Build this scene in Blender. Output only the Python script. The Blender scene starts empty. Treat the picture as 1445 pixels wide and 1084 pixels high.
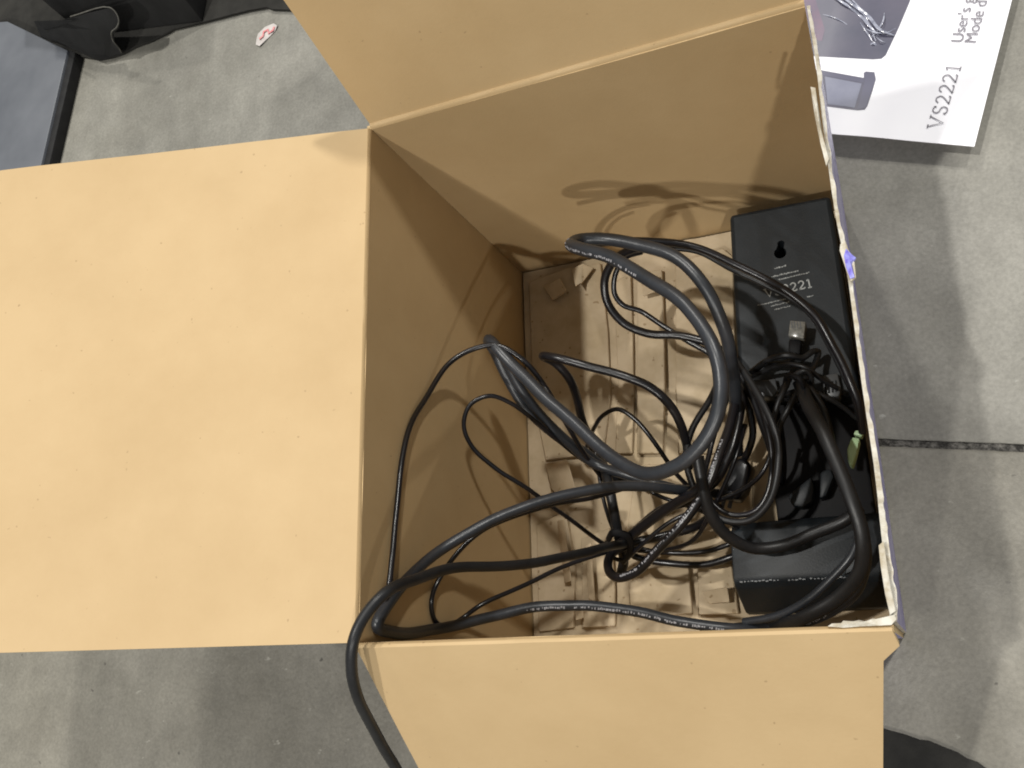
import bpy, bmesh, math, random
import numpy as np
from mathutils import Vector, Matrix, noise
random.seed(7)
S = bpy.context.scene
COL = S.collection

# ------------------------------------------------------------------ camera
F, PCX, PCY = 1268.39, 722.5, 542.0            # focal length and centre in photo pixels (1445 x 1084)
CAM = np.array([0.2270, -0.0084, 0.5588])
ROT = np.array([[0.9168, 0.1377, 0.3749], [-0.0242, 0.9561, -0.2922], [-0.3986, 0.2588, 0.8798]])
W, D, H = 0.2198, 0.26, 0.2072                 # inside of the carton: width (x), depth (y), rim height (z)
cd = bpy.data.cameras.new('camera'); cam = bpy.data.objects.new('camera', cd); COL.objects.link(cam)
cd.sensor_width = 36; cd.sensor_fit = 'HORIZONTAL'; cd.lens = F / 1445 * 36
cd.clip_start = 0.01; cd.clip_end = 100
cam.matrix_world = Matrix([list(ROT[i]) + [CAM[i]] for i in range(3)] + [[0, 0, 0, 1]])
S.camera = cam

# ------------------------------------------------------------------ room light and hall lamps
wd = bpy.data.worlds.new('World'); S.world = wd; wd.use_nodes = True
wd.node_tree.nodes['Background'].inputs[0].default_value = (0.97, 1.0, 1.0, 1)
wd.node_tree.nodes['Background'].inputs[1].default_value = 0.20
LAMP_D = 6.0
# direction the light travels (x, y per unit of drop) and strength, measured from the shadow edges in the photograph
LAMPS = [((0.287, 0.94), 0.28), ((-0.354, 1.3), 0.27), ((-0.38, -0.456), 0.47), ((0.167, -0.785), 0.30), ((0.25, 0.04), 0.56)]
for (dx, dy), e in LAMPS:
    v = Vector((dx, dy, -1.0)).normalized()
    ld = bpy.data.lights.new('high_bay_lamp', 'AREA'); ld.shape = 'DISK'; ld.size = 0.30 if dy < -.2 else 0.17
    ld.energy = 354 * e; ld.color = (1.0, 0.97, 0.91)
    lo = bpy.data.objects.new('high_bay_lamp', ld); COL.objects.link(lo)
    lo.location = Vector((0.11, 0.13, 0.15)) - v * LAMP_D
    lo.rotation_euler = v.to_track_quat('-Z', 'Y').to_euler()
S.view_settings.view_transform = 'Standard'; S.view_settings.look = 'None'
S.view_settings.exposure = 0.0; S.view_settings.gamma = 1.0
S.cycles.max_bounces = 8; S.cycles.diffuse_bounces = 5
S.cycles.filter_width = 1.9

# ------------------------------------------------------------------ measuring helpers: a pixel of the photo to a point in the place
def ray(u, v): return ROT @ np.array([(u - PCX) / F, -(v - PCY) / F, -1.0])
def atz(u, v, z): d = ray(u, v); return Vector(CAM + d * ((z - CAM[2]) / d[2]))
def aty(u, v, y): d = ray(u, v); return Vector(CAM + d * ((y - CAM[1]) / d[1]))
def atx(u, v, x): d = ray(u, v); return Vector(CAM + d * ((x - CAM[0]) / d[0]))

# ------------------------------------------------------------------ materials
def mat(name, base, rough=0.6, var=None, vscale=20, spec=0.5, bump=0.0, bscale=300, stretch=None, metallic=0, detail=4, specks=None, coat=0, streak=False):
    m = bpy.data.materials.new(name); m.use_nodes = True; nt = m.node_tree; b = nt.nodes['Principled BSDF']
    b.inputs['Roughness'].default_value = rough; b.inputs['Specular IOR Level'].default_value = spec
    b.inputs['Metallic'].default_value = metallic; b.inputs['Coat Weight'].default_value = coat
    tc = nt.nodes.new('ShaderNodeTexCoord'); src = tc.outputs['Object']
    if stretch:
        mp = nt.nodes.new('ShaderNodeMapping'); mp.inputs['Scale'].default_value = stretch
        nt.links.new(src, mp.inputs['Vector']); src2 = mp.outputs['Vector']
    else: src2 = src
    b.inputs['Base Color'].default_value = (*base, 1)
    out = None
    if var is not None:
        n = nt.nodes.new('ShaderNodeTexNoise'); n.inputs['Scale'].default_value = vscale; n.inputs['Detail'].default_value = detail
        n.inputs['Roughness'].default_value = 0.62
        nt.links.new(src2, n.inputs['Vector'])
        r = nt.nodes.new('ShaderNodeValToRGB'); r.color_ramp.elements[0].position = 0.36; r.color_ramp.elements[1].position = 0.64
        r.color_ramp.elements[0].color = (*base, 1); r.color_ramp.elements[1].color = (*var, 1)
        nt.links.new(n.outputs['Fac'], r.inputs['Fac']); out = r.outputs['Color']
    if streak:                                  # faint streaks along the board's flutes
        mp2 = nt.nodes.new('ShaderNodeMapping'); mp2.inputs['Scale'].default_value = (70, 420, 160); nt.links.new(tc.outputs['Object'], mp2.inputs['Vector'])
        ns = nt.nodes.new('ShaderNodeTexNoise'); ns.inputs['Scale'].default_value = 1.6; ns.inputs['Detail'].default_value = 3; nt.links.new(mp2.outputs['Vector'], ns.inputs['Vector'])
        rs = nt.nodes.new('ShaderNodeValToRGB'); rs.color_ramp.elements[0].position = .3; rs.color_ramp.elements[1].position = .7
        rs.color_ramp.elements[0].color = (.975, .972, .965, 1); rs.color_ramp.elements[1].color = (1.015, 1.015, 1.02, 1); nt.links.new(ns.outputs['Fac'], rs.inputs['Fac'])
        ms = nt.nodes.new('ShaderNodeMix'); ms.data_type = 'RGBA'; ms.blend_type = 'MULTIPLY'; ms.inputs[0].default_value = 1.0
        nt.links.new(out, ms.inputs[6]); nt.links.new(rs.outputs['Color'], ms.inputs[7]); out = ms.outputs[2]
    if specks:
        sc, thr, colr = specks
        n2 = nt.nodes.new('ShaderNodeTexNoise'); n2.inputs['Scale'].default_value = sc; n2.inputs['Detail'].default_value = 1
        nt.links.new(src, n2.inputs['Vector'])
        r2 = nt.nodes.new('ShaderNodeValToRGB'); r2.color_ramp.elements[0].position = thr; r2.color_ramp.elements[1].position = thr + 0.03
        r2.color_ramp.elements[0].color = (0, 0, 0, 1); r2.color_ramp.elements[1].color = (1, 1, 1, 1)
        nt.links.new(n2.outputs['Fac'], r2.inputs['Fac'])
        mx = nt.nodes.new('ShaderNodeMix'); mx.data_type = 'RGBA'
        mx.inputs[7].default_value = (*colr, 1)
        if out is not None: nt.links.new(out, mx.inputs[6])
        else: mx.inputs[6].default_value = (*base, 1)
        nt.links.new(r2.outputs['Color'], mx.inputs[0]); out = mx.outputs[2]
    if out is not None: nt.links.new(out, b.inputs['Base Color'])
    if bump:
        n3 = nt.nodes.new('ShaderNodeTexNoise'); n3.inputs['Scale'].default_value = bscale; n3.inputs['Detail'].default_value = 3
        nt.links.new(src2, n3.inputs['Vector'])
        bp = nt.nodes.new('ShaderNodeBump'); bp.inputs['Strength'].default_value = bump; bp.inputs['Distance'].default_value = 0.001
        nt.links.new(n3.outputs['Fac'], bp.inputs['Height']); nt.links.new(bp.outputs['Normal'], b.inputs['Normal'])
    return m

KRAFT = mat('kraft_board', (0.452, 0.320, 0.166), 0.60, (0.498, 0.360, 0.194), 11, 0.35, 0.07, 520, detail=8, specks=(300, 0.765, (0.36, 0.25, 0.13)))
EDGE = mat('raw_board_edge', (0.60, 0.44, 0.24), 0.8, (0.68, 0.52, 0.30), 160, 0.2)
PRINT = mat('purple_print', (0.17, 0.14, 0.42), 0.35, (0.44, 0.42, 0.62), 28, 0.5)
PURPLE = mat('purple_ink', (0.13, 0.09, 0.50), 0.4, (0.34, 0.36, 0.80), 260, 0.5)
TORN = mat('torn_white_paper', (0.62, 0.60, 0.54), 0.9, (0.40, 0.35, 0.26), 170, 0.2, 0.4, 600)
TRAY = mat('pulp_board', (0.40, 0.315, 0.20), 0.75, (0.54, 0.44, 0.305), 30, 0.3, 0.25, 130, specks=(230, 0.72, (0.30, 0.22, 0.13)))
CABLE_G = mat('grey_cable_jacket', (0.018, 0.021, 0.026), 0.36, (0.026, 0.029, 0.035), 60, 0.5, 0.15, 200)
CABLE_B = mat('black_cable_jacket', (0.006, 0.006, 0.0075), 0.28, (0.010, 0.0095, 0.012), 60, 0.5, 0.1, 260)
CABLE_M = mat('matt_black_jacket', (0.008, 0.0085, 0.0098), 0.42, (0.013, 0.0135, 0.015), 80, 0.4, 0.1, 260)
WHITE_INK = mat('pale_cable_print', (0.30, 0.30, 0.32), 0.6)
LABEL_INK = mat('pale_grey_ink', (0.36, 0.38, 0.38), 0.6)
CASE = mat('charcoal_plastic', (0.0095, 0.013, 0.0165), 0.48, (0.013, 0.0168, 0.0205), 70, 0.35, 0.08, 900)
CASE_D = mat('black_plastic', (0.004, 0.004, 0.005), 0.6, (0.007, 0.007, 0.008), 60, 0.2)
PORT = mat('grey_port_plastic', (0.085, 0.09, 0.095), 0.42, (0.06, 0.065, 0.07), 120, 0.5)
CLEAR = mat('clear_plug_plastic', (0.11, 0.11, 0.10), 0.2, (0.20, 0.195, 0.175), 500, 0.6)
GREEN = mat('pale_green_plastic', (0.40, 0.58, 0.33), 0.45, (0.46, 0.63, 0.40), 90, 0.4)
PAPER = mat('glossy_white_cover', (0.80, 0.80, 0.85), 0.28, (0.83, 0.83, 0.87), 14, 0.5)
PAGES = mat('page_edges', (0.62, 0.61, 0.60), 0.8, (0.50, 0.49, 0.48), 700, 0.2, stretch=(1, 1, 8))
PHOTO = mat('printed_photo_grey', (0.072, 0.074, 0.112), 0.28, (0.105, 0.10, 0.14), 24, 0.5)
PHOTO_L = mat('printed_photo_pale', (0.20, 0.21, 0.28), 0.28, (0.16, 0.17, 0.235), 60, 0.5)
PHOTO_D = mat('printed_photo_dark', (0.09, 0.09, 0.14), 0.28)
INK = mat('grey_text_ink', (0.17, 0.16, 0.19), 0.5)
WRAP_GLARE = mat('clear_wrap_glare', (0.18, 0.19, 0.25), 0.2, (0.46, 0.48, 0.57), 190, 0.6)  # pale tone painted as glare on the clear wrap
MAUVE = mat('mauve_print', (0.15, 0.085, 0.135), 0.3, (0.105, 0.085, 0.135), 60, 0.5)
PANEL = mat('grey_painted_sheet', (0.088, 0.096, 0.112), 0.45, (0.128, 0.137, 0.155), 9, 0.5, 0.1, 60)
GAP_SHADE = mat('painted_gap_shade', (0.010, 0.010, 0.011), 0.7, (0.016, 0.016, 0.016), 90, 0.3)  # near-black painted as the shade in the panel's gap
FLOOR_SHADE = mat('painted_floor_shade', (0.019, 0.0185, 0.017), 0.8, (0.031, 0.030, 0.027), 40, 0.2, 0.3, 500)  # dark tone painted as shade on the floor
BLACKBOX = mat('black_carton', (0.012, 0.012, 0.012), 0.75, (0.022, 0.022, 0.022), 16, 0.2, 0.2, 120)
BTORN = mat('torn_grey_edge', (0.12, 0.115, 0.10), 0.85, (0.05, 0.048, 0.042), 120)
SCRAP = mat('white_sticker', (0.60, 0.56, 0.54), 0.5, (0.48, 0.45, 0.43), 90, 0.4)
PINK = mat('pink_ink', (0.62, 0.19, 0.20), 0.5, (0.66, 0.33, 0.33), 260, 0.4)
GRIT = mat('joint_dirt', (0.026, 0.025, 0.023), 0.95, (0.15, 0.143, 0.13), 290, 0.1, 0.5, 900)

def concrete(name, tint):
    m = bpy.data.materials.new(name); m.use_nodes = True; nt = m.node_tree; b = nt.nodes['Principled BSDF']
    tc = nt.nodes.new('ShaderNodeTexCoord')
    def nz(scale, detail, rough, stretch=None):
        src = tc.outputs['Object']
        if stretch:
            mp = nt.nodes.new('ShaderNodeMapping'); mp.inputs['Scale'].default_value = stretch
            nt.links.new(src, mp.inputs['Vector']); src = mp.outputs['Vector']
        n = nt.nodes.new('ShaderNodeTexNoise'); n.inputs['Scale'].default_value = scale
        n.inputs['Detail'].default_value = detail; n.inputs['Roughness'].default_value = rough
        nt.links.new(src, n.inputs['Vector']); return n.outputs['Fac']
    def ramp(src, stops):
        r = nt.nodes.new('ShaderNodeValToRGB'); e = r.color_ramp.elements
        e[0].position, e[0].color = stops[0][0], (*stops[0][1], 1); e[1].position, e[1].color = stops[1][0], (*stops[1][1], 1)
        for p, c in stops[2:]:
            k = e.new(p); k.color = (*c, 1)
        nt.links.new(src, r.inputs['Fac']); return r.outputs['Color']
    def mix(kind, a, bb, fac):
        x = nt.nodes.new('ShaderNodeMix'); x.data_type = 'RGBA'; x.blend_type = kind
        nt.links.new(a, x.inputs[6]); nt.links.new(bb, x.inputs[7])
        if isinstance(fac, float): x.inputs[0].default_value = fac
        else: nt.links.new(fac, x.inputs[0])
        return x.outputs[2]
    base = ramp(nz(7, 6, 0.62), [(0.33, (0.172, 0.166, 0.146)), (0.66, (0.270, 0.264, 0.240)), (0.5, (0.222, 0.217, 0.195))])
    cloud = ramp(nz(38, 5, 0.7, (1, 0.6, 1)), [(0.3, (0.80, 0.80, 0.80)), (0.7, (1.12, 1.12, 1.12))])
    c = mix('MULTIPLY', base, cloud, 0.8)
    fine = ramp(nz(420, 3, 0.7), [(0.3, (0.74, 0.74, 0.73)), (0.7, (1.2, 1.2, 1.2))])
    c = mix('MULTIPLY', c, fine, 0.6)
    dk = nt.nodes.new('ShaderNodeRGB'); dk.outputs[0].default_value = (0.055, 0.052, 0.047, 1)
    c = mix('MIX', c, dk.outputs[0], ramp(nz(105, 2, 0.5), [(0.745, (0, 0, 0)), (0.80, (0.8, 0.8, 0.8))]))
    lt = nt.nodes.new('ShaderNodeRGB'); lt.outputs[0].default_value = (0.40, 0.40, 0.37, 1)
    c = mix('MIX', c, lt.outputs[0], ramp(nz(82, 4, 0.6, (1, 1.7, 1)), [(0.69, (0, 0, 0)), (0.76, (0.7, 0.7, 0.7))]))
    tn = nt.nodes.new('ShaderNodeRGB'); tn.outputs[0].default_value = (*tint, 1)
    c = mix('MULTIPLY', c, tn.outputs[0], 1.0)
    nt.links.new(c, b.inputs['Base Color'])
    rr = ramp(nz(22, 4, 0.6), [(0.3, (0.42, 0.42, 0.42)), (0.7, (0.66, 0.66, 0.66))]); nt.links.new(rr, b.inputs['Roughness'])
    bp = nt.nodes.new('ShaderNodeBump'); bp.inputs['Strength'].default_value = 0.22; bp.inputs['Distance'].default_value = 0.0015
    nt.links.new(nz(260, 4, 0.7), bp.inputs['Height']); nt.links.new(bp.outputs['Normal'], b.inputs['Normal'])
    return m
CONC = concrete('worn_concrete', (1.0, 0.99, 0.96))
CONC_B = concrete('worn_brownish_concrete', (0.92, 0.89, 0.83))

# ------------------------------------------------------------------ object helpers
def put(name, me, parent=None, kind=None, label=None, cat=None, group=None):
    o = bpy.data.objects.new(name, me); COL.objects.link(o)
    if parent is not None:
        o.parent = parent; o.matrix_parent_inverse = Matrix.Identity(4)
        o.location = -Vector(parent.get('base', (0, 0, 0))) if parent.type == 'EMPTY' else (0, 0, 0)
    for k, v in (('kind', kind), ('label', label), ('category', cat), ('group', group)):
        if v: o[k] = v
    return o
def thing(name, label, cat, loc=(0, 0, 0), group=None):
    o = bpy.data.objects.new(name, None); COL.objects.link(o); o.location = loc; o.empty_display_size = 0.02
    o['label'] = label; o['category'] = cat; o['base'] = tuple(loc)
    if group: o['group'] = group
    return o
def from_bm(bm, mats, smooth=True, angle=0.6):
    bmesh.ops.recalc_face_normals(bm, faces=bm.faces[:])
    me = bpy.data.meshes.new('mesh'); bm.to_mesh(me); bm.free()
    for m in (mats if isinstance(mats, (list, tuple)) else [mats]): me.materials.append(m)
    if smooth:
        me.polygons.foreach_set('use_smooth', [True] * len(me.polygons)); me.set_sharp_from_angle(angle=angle)
    return me
def prism(top, bottom, mats, bevel=0.0, seg=2, side_mat=0):
    """closed solid between two matching outlines"""
    bm = bmesh.new(); t = [bm.verts.new(p) for p in top]; b = [bm.verts.new(p) for p in bottom]
    bm.faces.new(t); bm.faces.new(b[::-1]); n = len(t)
    for i in range(n):
        f = bm.faces.new((t[i], b[i], b[(i + 1) % n], t[(i + 1) % n])); f.material_index = side_mat
    bmesh.ops.recalc_face_normals(bm, faces=bm.faces[:])
    if bevel:
        bmesh.ops.bevel(bm, geom=bm.edges[:], offset=bevel, segments=seg, affect='EDGES', profile=0.5, clamp_overlap=True)
    return from_bm(bm, mats)
def pix_prism(px, z, thick, mats, bevel=0.0, dz=None, seg=2):
    top = [atz(u, v, z) for u, v in px]
    if dz:
        for p, q in zip(top, dz): p.z += q
    return prism(top, [Vector((p.x, p.y, p.z - thick)) for p in top], mats, bevel, seg)
def box(x0, x1, y0, y1, z0, z1, mats, bevel=0.0, seg=2):
    t = [Vector(p) for p in ((x0, y0, z1), (x1, y0, z1), (x1, y1, z1), (x0, y1, z1))]
    return prism(t, [Vector((p.x, p.y, z0)) for p in t], mats, bevel, seg)

def catmull(P, per=8):
    P = [Vector(p) for p in P]; Q = [P[0] * 2 - P[1]] + P + [P[-1] * 2 - P[-2]]; out = []
    for i in range(1, len(Q) - 2):
        p0, p1, p2, p3 = Q[i - 1:i + 3]
        a, b, c = [max((q - p).length, 1e-6) ** 0.5 for p, q in ((p0, p1), (p1, p2), (p2, p3))]
        for k in range(per):                   # centripetal: no overshoot at tight bends
            t = k / per; tt = a + t * b
            A1 = p0.lerp(p1, tt / a); A2 = p1.lerp(p2, (tt - a) / b); A3 = p2.lerp(p3, (tt - a - b) / c)
            B1 = A1.lerp(A2, tt / (a + b)); B2 = A2.lerp(A3, (tt - a) / (b + c)); out.append(B1.lerp(B2, t))
    out.append(P[-1]); return out
def tube_bm(path, r, sides=10, flat=1.0, bm=None, cap=True):
    bm = bm or bmesh.new(); rings = []; n = len(path)
    up = Vector((0, 0, 1)); prev = None
    for i, p in enumerate(path):
        t = (path[min(i + 1, n - 1)] - path[max(i - 1, 0)])
        t = t.normalized() if t.length > 1e-9 else Vector((1, 0, 0))
        if prev is None:
            a = up - t * up.dot(t)
            if a.length < 1e-3: a = Vector((0, 1, 0)) - t * t.y
        else: a = prev - t * prev.dot(t)
        a.normalize(); prev = a; b = t.cross(a)
        rr = r[i] if isinstance(r, (list, tuple)) else r
        rings.append([bm.verts.new(p + a * math.cos(2 * math.pi * k / sides) * rr * flat + b * math.sin(2 * math.pi * k / sides) * rr) for k in range(sides)])
    for A, B in zip(rings, rings[1:]):
        for k in range(sides): bm.faces.new((A[k], A[(k + 1) % sides], B[(k + 1) % sides], B[k]))
    if cap: bm.faces.new(rings[0][::-1]); bm.faces.new(rings[-1])
    return bm

def ribbon_bm(lines, O, ex, ey, size, w, thick, bm=None):
    """stroked lettering: polylines in letter units laid on the plane O, ex, ey"""
    bm = bm or bmesh.new(); n = ex.cross(ey).normalized()
    for ln in lines:
        pts = [O + ex * (p[0] * size) + ey * (p[1] * size) for p in ln]
        L, R = [], []
        for i, p in enumerate(pts):
            t = (pts[min(i + 1, len(pts) - 1)] - pts[max(i - 1, 0)]).normalized(); s = n.cross(t) * w * size * 0.5
            L.append(p + s); R.append(p - s)
        top = L + R[::-1]
        for i in range(len(pts) - 1):
            q = [L[i], L[i + 1], R[i + 1], R[i]]
            a = [bm.verts.new(x + n * thick) for x in q]; b = [bm.verts.new(x) for x in q]
            bm.faces.new(a); bm.faces.new(b[::-1])
            for k in range(4): bm.faces.new((a[k], b[k], b[(k + 1) % 4], a[(k + 1) % 4]))
    return bm
def arc(cx, cy, rx, ry, a0, a1, n=10):
    return [(cx + rx * math.cos(math.radians(a0 + (a1 - a0) * i / n)), cy + ry * math.sin(math.radians(a0 + (a1 - a0) * i / n))) for i in range(n + 1)]
GL = {'V': ([[(0, 1), (.42, 0), (.84, 1)], [(-.12, 1), (.16, 1)], [(.70, 1), (.96, 1)]], 1.0),
      'S': ([arc(.30, .75, .26, .25, 30, 265, 12) + arc(.30, .25, .28, .26, 85, -150, 12), [(.53, .98), (.53, .80)], [(.04, .22), (.04, .03)]], .72),
      '2': ([arc(.30, .70, .27, .30, 165, -15, 12) + [(.40, .42), (.02, .02)], [(0, .04), (.60, .04)], [(.60, .04), (.64, .18)]], .76),
      '1': ([[(.28, 0), (.28, 1)], [(.28, 1), (.06, .86)], [(.08, 0), (.48, 0)]], .6)}
def word_bm(text, O, ex, ey, size, w, thick, gap=0.14):
    bm = bmesh.new(); x = 0
    for ch in text:
        g, adv = GL[ch]
        ribbon_bm([[(px + x, py) for px, py in ln] for ln in g], O, ex, ey, size, w, thick, bm); x += adv + gap
    return bm

# ------------------------------------------------------------------ the concrete floor: two slabs and the dirty joint between them
GZ = -0.003
JS = -.161                                     # the joint runs slightly askew to the box
def slab(name, y0, y1):
    bm = bmesh.new(); n = 60
    xs = [-4 + 8 * i / n for i in range(n + 1)]
    if y0 < 0: outer, inner = y0, y1
    else: outer, inner = y1, y0
    xs = sorted(set([-4, -1, 1, 4] + [-.7 + 1.3 * i / 260 for i in range(261)]))
    rows = []
    for x in xs:
        j = (x - .22) * JS + noise.noise(Vector((x * 160, 3 if y0 < 0 else 9, 0))) * 0.0003 + noise.noise(Vector((x * 30, 5 if y0 < 0 else 1, 0))) * 0.0006
        s = -1 if y0 < 0 else 1
        rows.append([bm.verts.new(p) for p in ((x, outer, GZ), (x, inner + s * 0.0016 + j, GZ), (x, inner + j, GZ - 0.0012), (x, inner + j, GZ - 0.012))])
    for A, B in zip(rows, rows[1:]):
        for k in range(3): bm.faces.new((A[k], A[k + 1], B[k + 1], B[k]))
    me = from_bm(bm, CONC_B if y0 < 0 else CONC, True, 0.9); return put(name, me, kind='structure')
JY = 0.1090
slab('floor', -4, JY - 0.0023); slab('floor', JY + 0.0023, 4)
bm = bmesh.new()
rows = []
for i in range(521):
    x = -.7 + 1.3 * i / 520
    rows.append([bm.verts.new((x, JY + (x - .22) * JS - 0.003 + 0.006 * k / 6, GZ - 0.0026 + noise.noise(Vector((x * 420, k * 1.7, 2))) * 0.0016)) for k in range(7)])
for A, B in zip(rows, rows[1:]):
    for k in range(6): bm.faces.new((A[k], A[k + 1], B[k + 1], B[k]))
put('floor_joint', from_bm(bm, GRIT), kind='structure')

# ------------------------------------------------------------------ the carton
T = 0.0028
cart = thing('cardboard_box', 'open brown cardboard box with its flaps spread and one side torn, holding black cables', 'box', (W / 2, D / 2, GZ))
def sheet(fn_in, fn_out, nu, nv, mats):
    """board with thickness: inner and outer surfaces over (u, v), raw edges all round"""
    bm = bmesh.new()
    A = [[bm.verts.new(fn_in(i / nu, j / nv)) for j in range(nv + 1)] for i in range(nu + 1)]
    B = [[bm.verts.new(fn_out(i / nu, j / nv)) for j in range(nv + 1)] for i in range(nu + 1)]
    for G, mi in ((A, 0), (B, 1)):
        for i in range(nu):
            for j in range(nv):
                f = bm.faces.new((G[i][j], G[i + 1][j], G[i + 1][j + 1], G[i][j + 1])); f.material_index = mi
    per = [(i, 0) for i in range(nu)] + [(nu, j) for j in range(nv)] + [(i, nv) for i in range(nu, 0, -1)] + [(0, j) for j in range(nv, 0, -1)]
    for k in range(len(per)):
        a, b = per[k], per[(k + 1) % len(per)]
        f = bm.faces.new((A[a[0]][a[1]], A[b[0]][b[1]], B[b[0]][b[1]], B[a[0]][a[1]])); f.material_index = 2
    return from_bm(bm, mats, True, 0.7)
def warp(x, y, s, a): return noise.noise(Vector((x * s, y * s, 1.3))) * a
KM = [KRAFT, PRINT, EDGE]
# walls: inner face on the measured planes
put('wall', sheet(lambda u, v: Vector((warp(u, v, 2.2, .0006), -T + (D + 2 * T) * u, -.001 + H * v)), lambda u, v: Vector((-T, -T + (D + 2 * T) * u, -.001 + H * v)), 24, 16, KM), cart)
put('wall', sheet(lambda u, v: Vector((W * u, D + warp(u, v, 2.5, .0006), -.001 + H * v)), lambda u, v: Vector((W * u, D + T, -.001 + H * v)), 24, 16, KM), cart)
put('wall', sheet(lambda u, v: Vector((W * u, warp(u, v, 2.1, .0004), -.001 + H * v)), lambda u, v: Vector((W * u, -T, -.001 + H * v)), 24, 16, KM), cart)
# torn side wall: follows the bulged, ragged rim of the photograph
rim = [(1138, 6), (1150, 80), (1158, 150), (1168, 230), (1180, 310), (1194, 378), (1204, 450), (1213, 520), (1223, 590), (1232, 650), (1238, 700), (1243, 750), (1249, 800), (1256, 850), (1254, 877)]
rp = catmull([atz(u, v, H) for u, v in rim], 8)
NR = len(rp)
def lerp_rim(u):
    k = u * (NR - 1); i = min(int(k), NR - 2); return rp[i].lerp(rp[i + 1], k - i)
def rag(u): return noise.noise(Vector((u * 47, 0, 0))) * .0011 + noise.noise(Vector((u * 130, 4, 0))) * .0007
def rin(u, v):
    p = lerp_rim(u); y = D - (D) * u
    e = v ** 2.2; zz = -.001 + (H + rag(u) * 1.5) * v
    return Vector((W * (1 - e) + p.x * e, (D * (1 - u)) * (1 - v) + p.y * v, zz))
def rout(u, v):
    q = rin(u, v); w = .0019 + v ** 6 * (-.0004 + 0.0022 * max(0, u - 0.5) + rag(u + 3) * .7); return Vector((q.x + max(w, .0010), q.y, q.z - v * .0006 + rag(u + 7) * v * .8))
put('wall', sheet(rin, rout, 130, 14, [KRAFT, PRINT, TORN]), cart, label='ragged wall whose flap has been torn off, white paper showing along its rim')
put('bottom_panel', box(-T * .2, W + T * .2, -T * .2, D + T * .2, GZ + .0006, -.0012, KRAFT), cart)

def flap(origin, along, out, length, ang, width, notes=None, wob=.0007, taper=(0, 0), seed=0, mats=KM, cut=None):
    """hinged board: a short rounded crease, then the leaf at ang degrees"""
    o = Vector(origin); al = Vector(along); ou = Vector(out); up = Vector((0, 0, 1)); a = math.radians(ang)
    prof = [(0, -.0012), (.0003, .0002), (.0011, .0010), (.0024, .0011)]; x, z = prof[-1]; n = 18
    for i in range(1, n + 1):
        l = length * i / n; prof.append((x + math.cos(a) * l, z + math.sin(a) * l))
    N = len(prof); nrm = []
    for i in range(N):
        p, q = prof[max(0, i - 1)], prof[min(N - 1, i + 1)]; dx, dz = q[0] - p[0], q[1] - p[1]; L = math.hypot(dx, dz); nrm.append((-dz / L, dx / L))
    M = 40
    def pt(u, v, off):
        k = v * (N - 1); i = min(int(k), N - 2); f = k - i
        px, pz = prof[i][0] * (1 - f) + prof[i + 1][0] * f, prof[i][1] * (1 - f) + prof[i + 1][1] * f
        nx, nz = nrm[min(N - 1, int(round(k)))]
        lv = max(0, (i + f - 3)) / (N - 4)
        w = noise.noise(Vector((u * 2.1 + seed, lv * 1.7, seed))) * wob * 2 * lv ** .5 + noise.noise(Vector((u * 9 + seed, lv * 6, seed + 5))) * wob * .3
        px += nx * (off + w); pz += nz * (off + w)
        s0, s1 = taper[0] * lv, width - taper[1] * lv
        if cut: s0, s1 = cut(s0, s1, lv)
        return o + al * (s0 + (s1 - s0) * u) + ou * px + up * pz
    return sheet(lambda u, v: pt(u, v, 0), lambda u, v: pt(u, v, -T * .75), M, N - 1, mats)
put('flap', flap((0, 0, H), (0, 1, 0), (-1, 0, 0), .210, 15, D, seed=1, wob=.0012, taper=(0, .002)), cart, label='large lid flap spread out flat, the brightest face of the box')
lid = [o for o in cart.children if o.name.startswith('flap')][0]
a15 = math.radians(15); tx, tz = -.0024 - math.cos(a15) * .210, H + .0011 + math.sin(a15) * .210
put('tuck_tab', sheet(lambda u, v: Vector((tx - v * .085, .003 + u * (D - .012) + v * .010 * (1 - 2 * u), tz - v * .022)), lambda u, v: Vector((tx - v * .085 - .0005, .003 + u * (D - .012) + v * .010 * (1 - 2 * u), tz - v * .022 - .002)), 12, 4, KM), lid)
put('flap', flap((0, D, H), (1, 0, 0), (0, 1, 0), .150, 74, W, seed=4, wob=.0008, cut=lambda a, b, lv: (a + max(0, (lv - .56) / .44) * .048, b)), cart, label='flap standing nearly upright behind the opening')
def fcut(s0, s1, lv):
    lv2 = lv * .13
    if lv2 < .0095: s1 = W - .0005 + .002 * lv2 / .0095
    elif lv2 < .0135: s1 = W + .0015 - .0065 * (lv2 - .0095) / .004
    else: s1 = W - .005 - .12 * (lv2 - .0135)
    return s0, s1
put('flap', flap((0, 0, H), (1, 0, 0), (0, -1, 0), .13, -46, W, seed=9, wob=.0008, cut=fcut), cart, label='front flap drooping outward with a torn corner')
# peeled paper along the torn rim
def ragged(px, z, mats, parent, name='torn_paper', up=.0012, label=None):
    pts = [atz(u, v, z) for u, v in px]; c = sum(pts, Vector()) / len(pts)
    bm = bmesh.new(); t = [bm.verts.new(p + Vector((0, 0, random.uniform(0, up)))) for p in pts]; cc = bm.verts.new(c + Vector((0, 0, up * 1.4)))
    b = [bm.verts.new(p - Vector((0, 0, .0009))) for p in pts]; cb = bm.verts.new(c - Vector((0, 0, .0009))); n = len(pts)
    for i in range(n):
        j = (i + 1) % n; bm.faces.new((t[i], t[j], cc)); bm.faces.new((b[j], b[i], cb)); bm.faces.new((t[i], b[i], b[j], t[j]))
    return put(name, from_bm(bm, mats), parent, label=label)
ragged([(1168, 884), (1174, 880), (1186, 881), (1190, 876), (1200, 878), (1212, 875), (1222, 877), (1232, 873), (1244, 875), (1252, 870), (1262, 868), (1265, 874), (1258, 882), (1240, 883), (1215, 884), (1190, 886)], H + .0016, TORN, cart)
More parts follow.
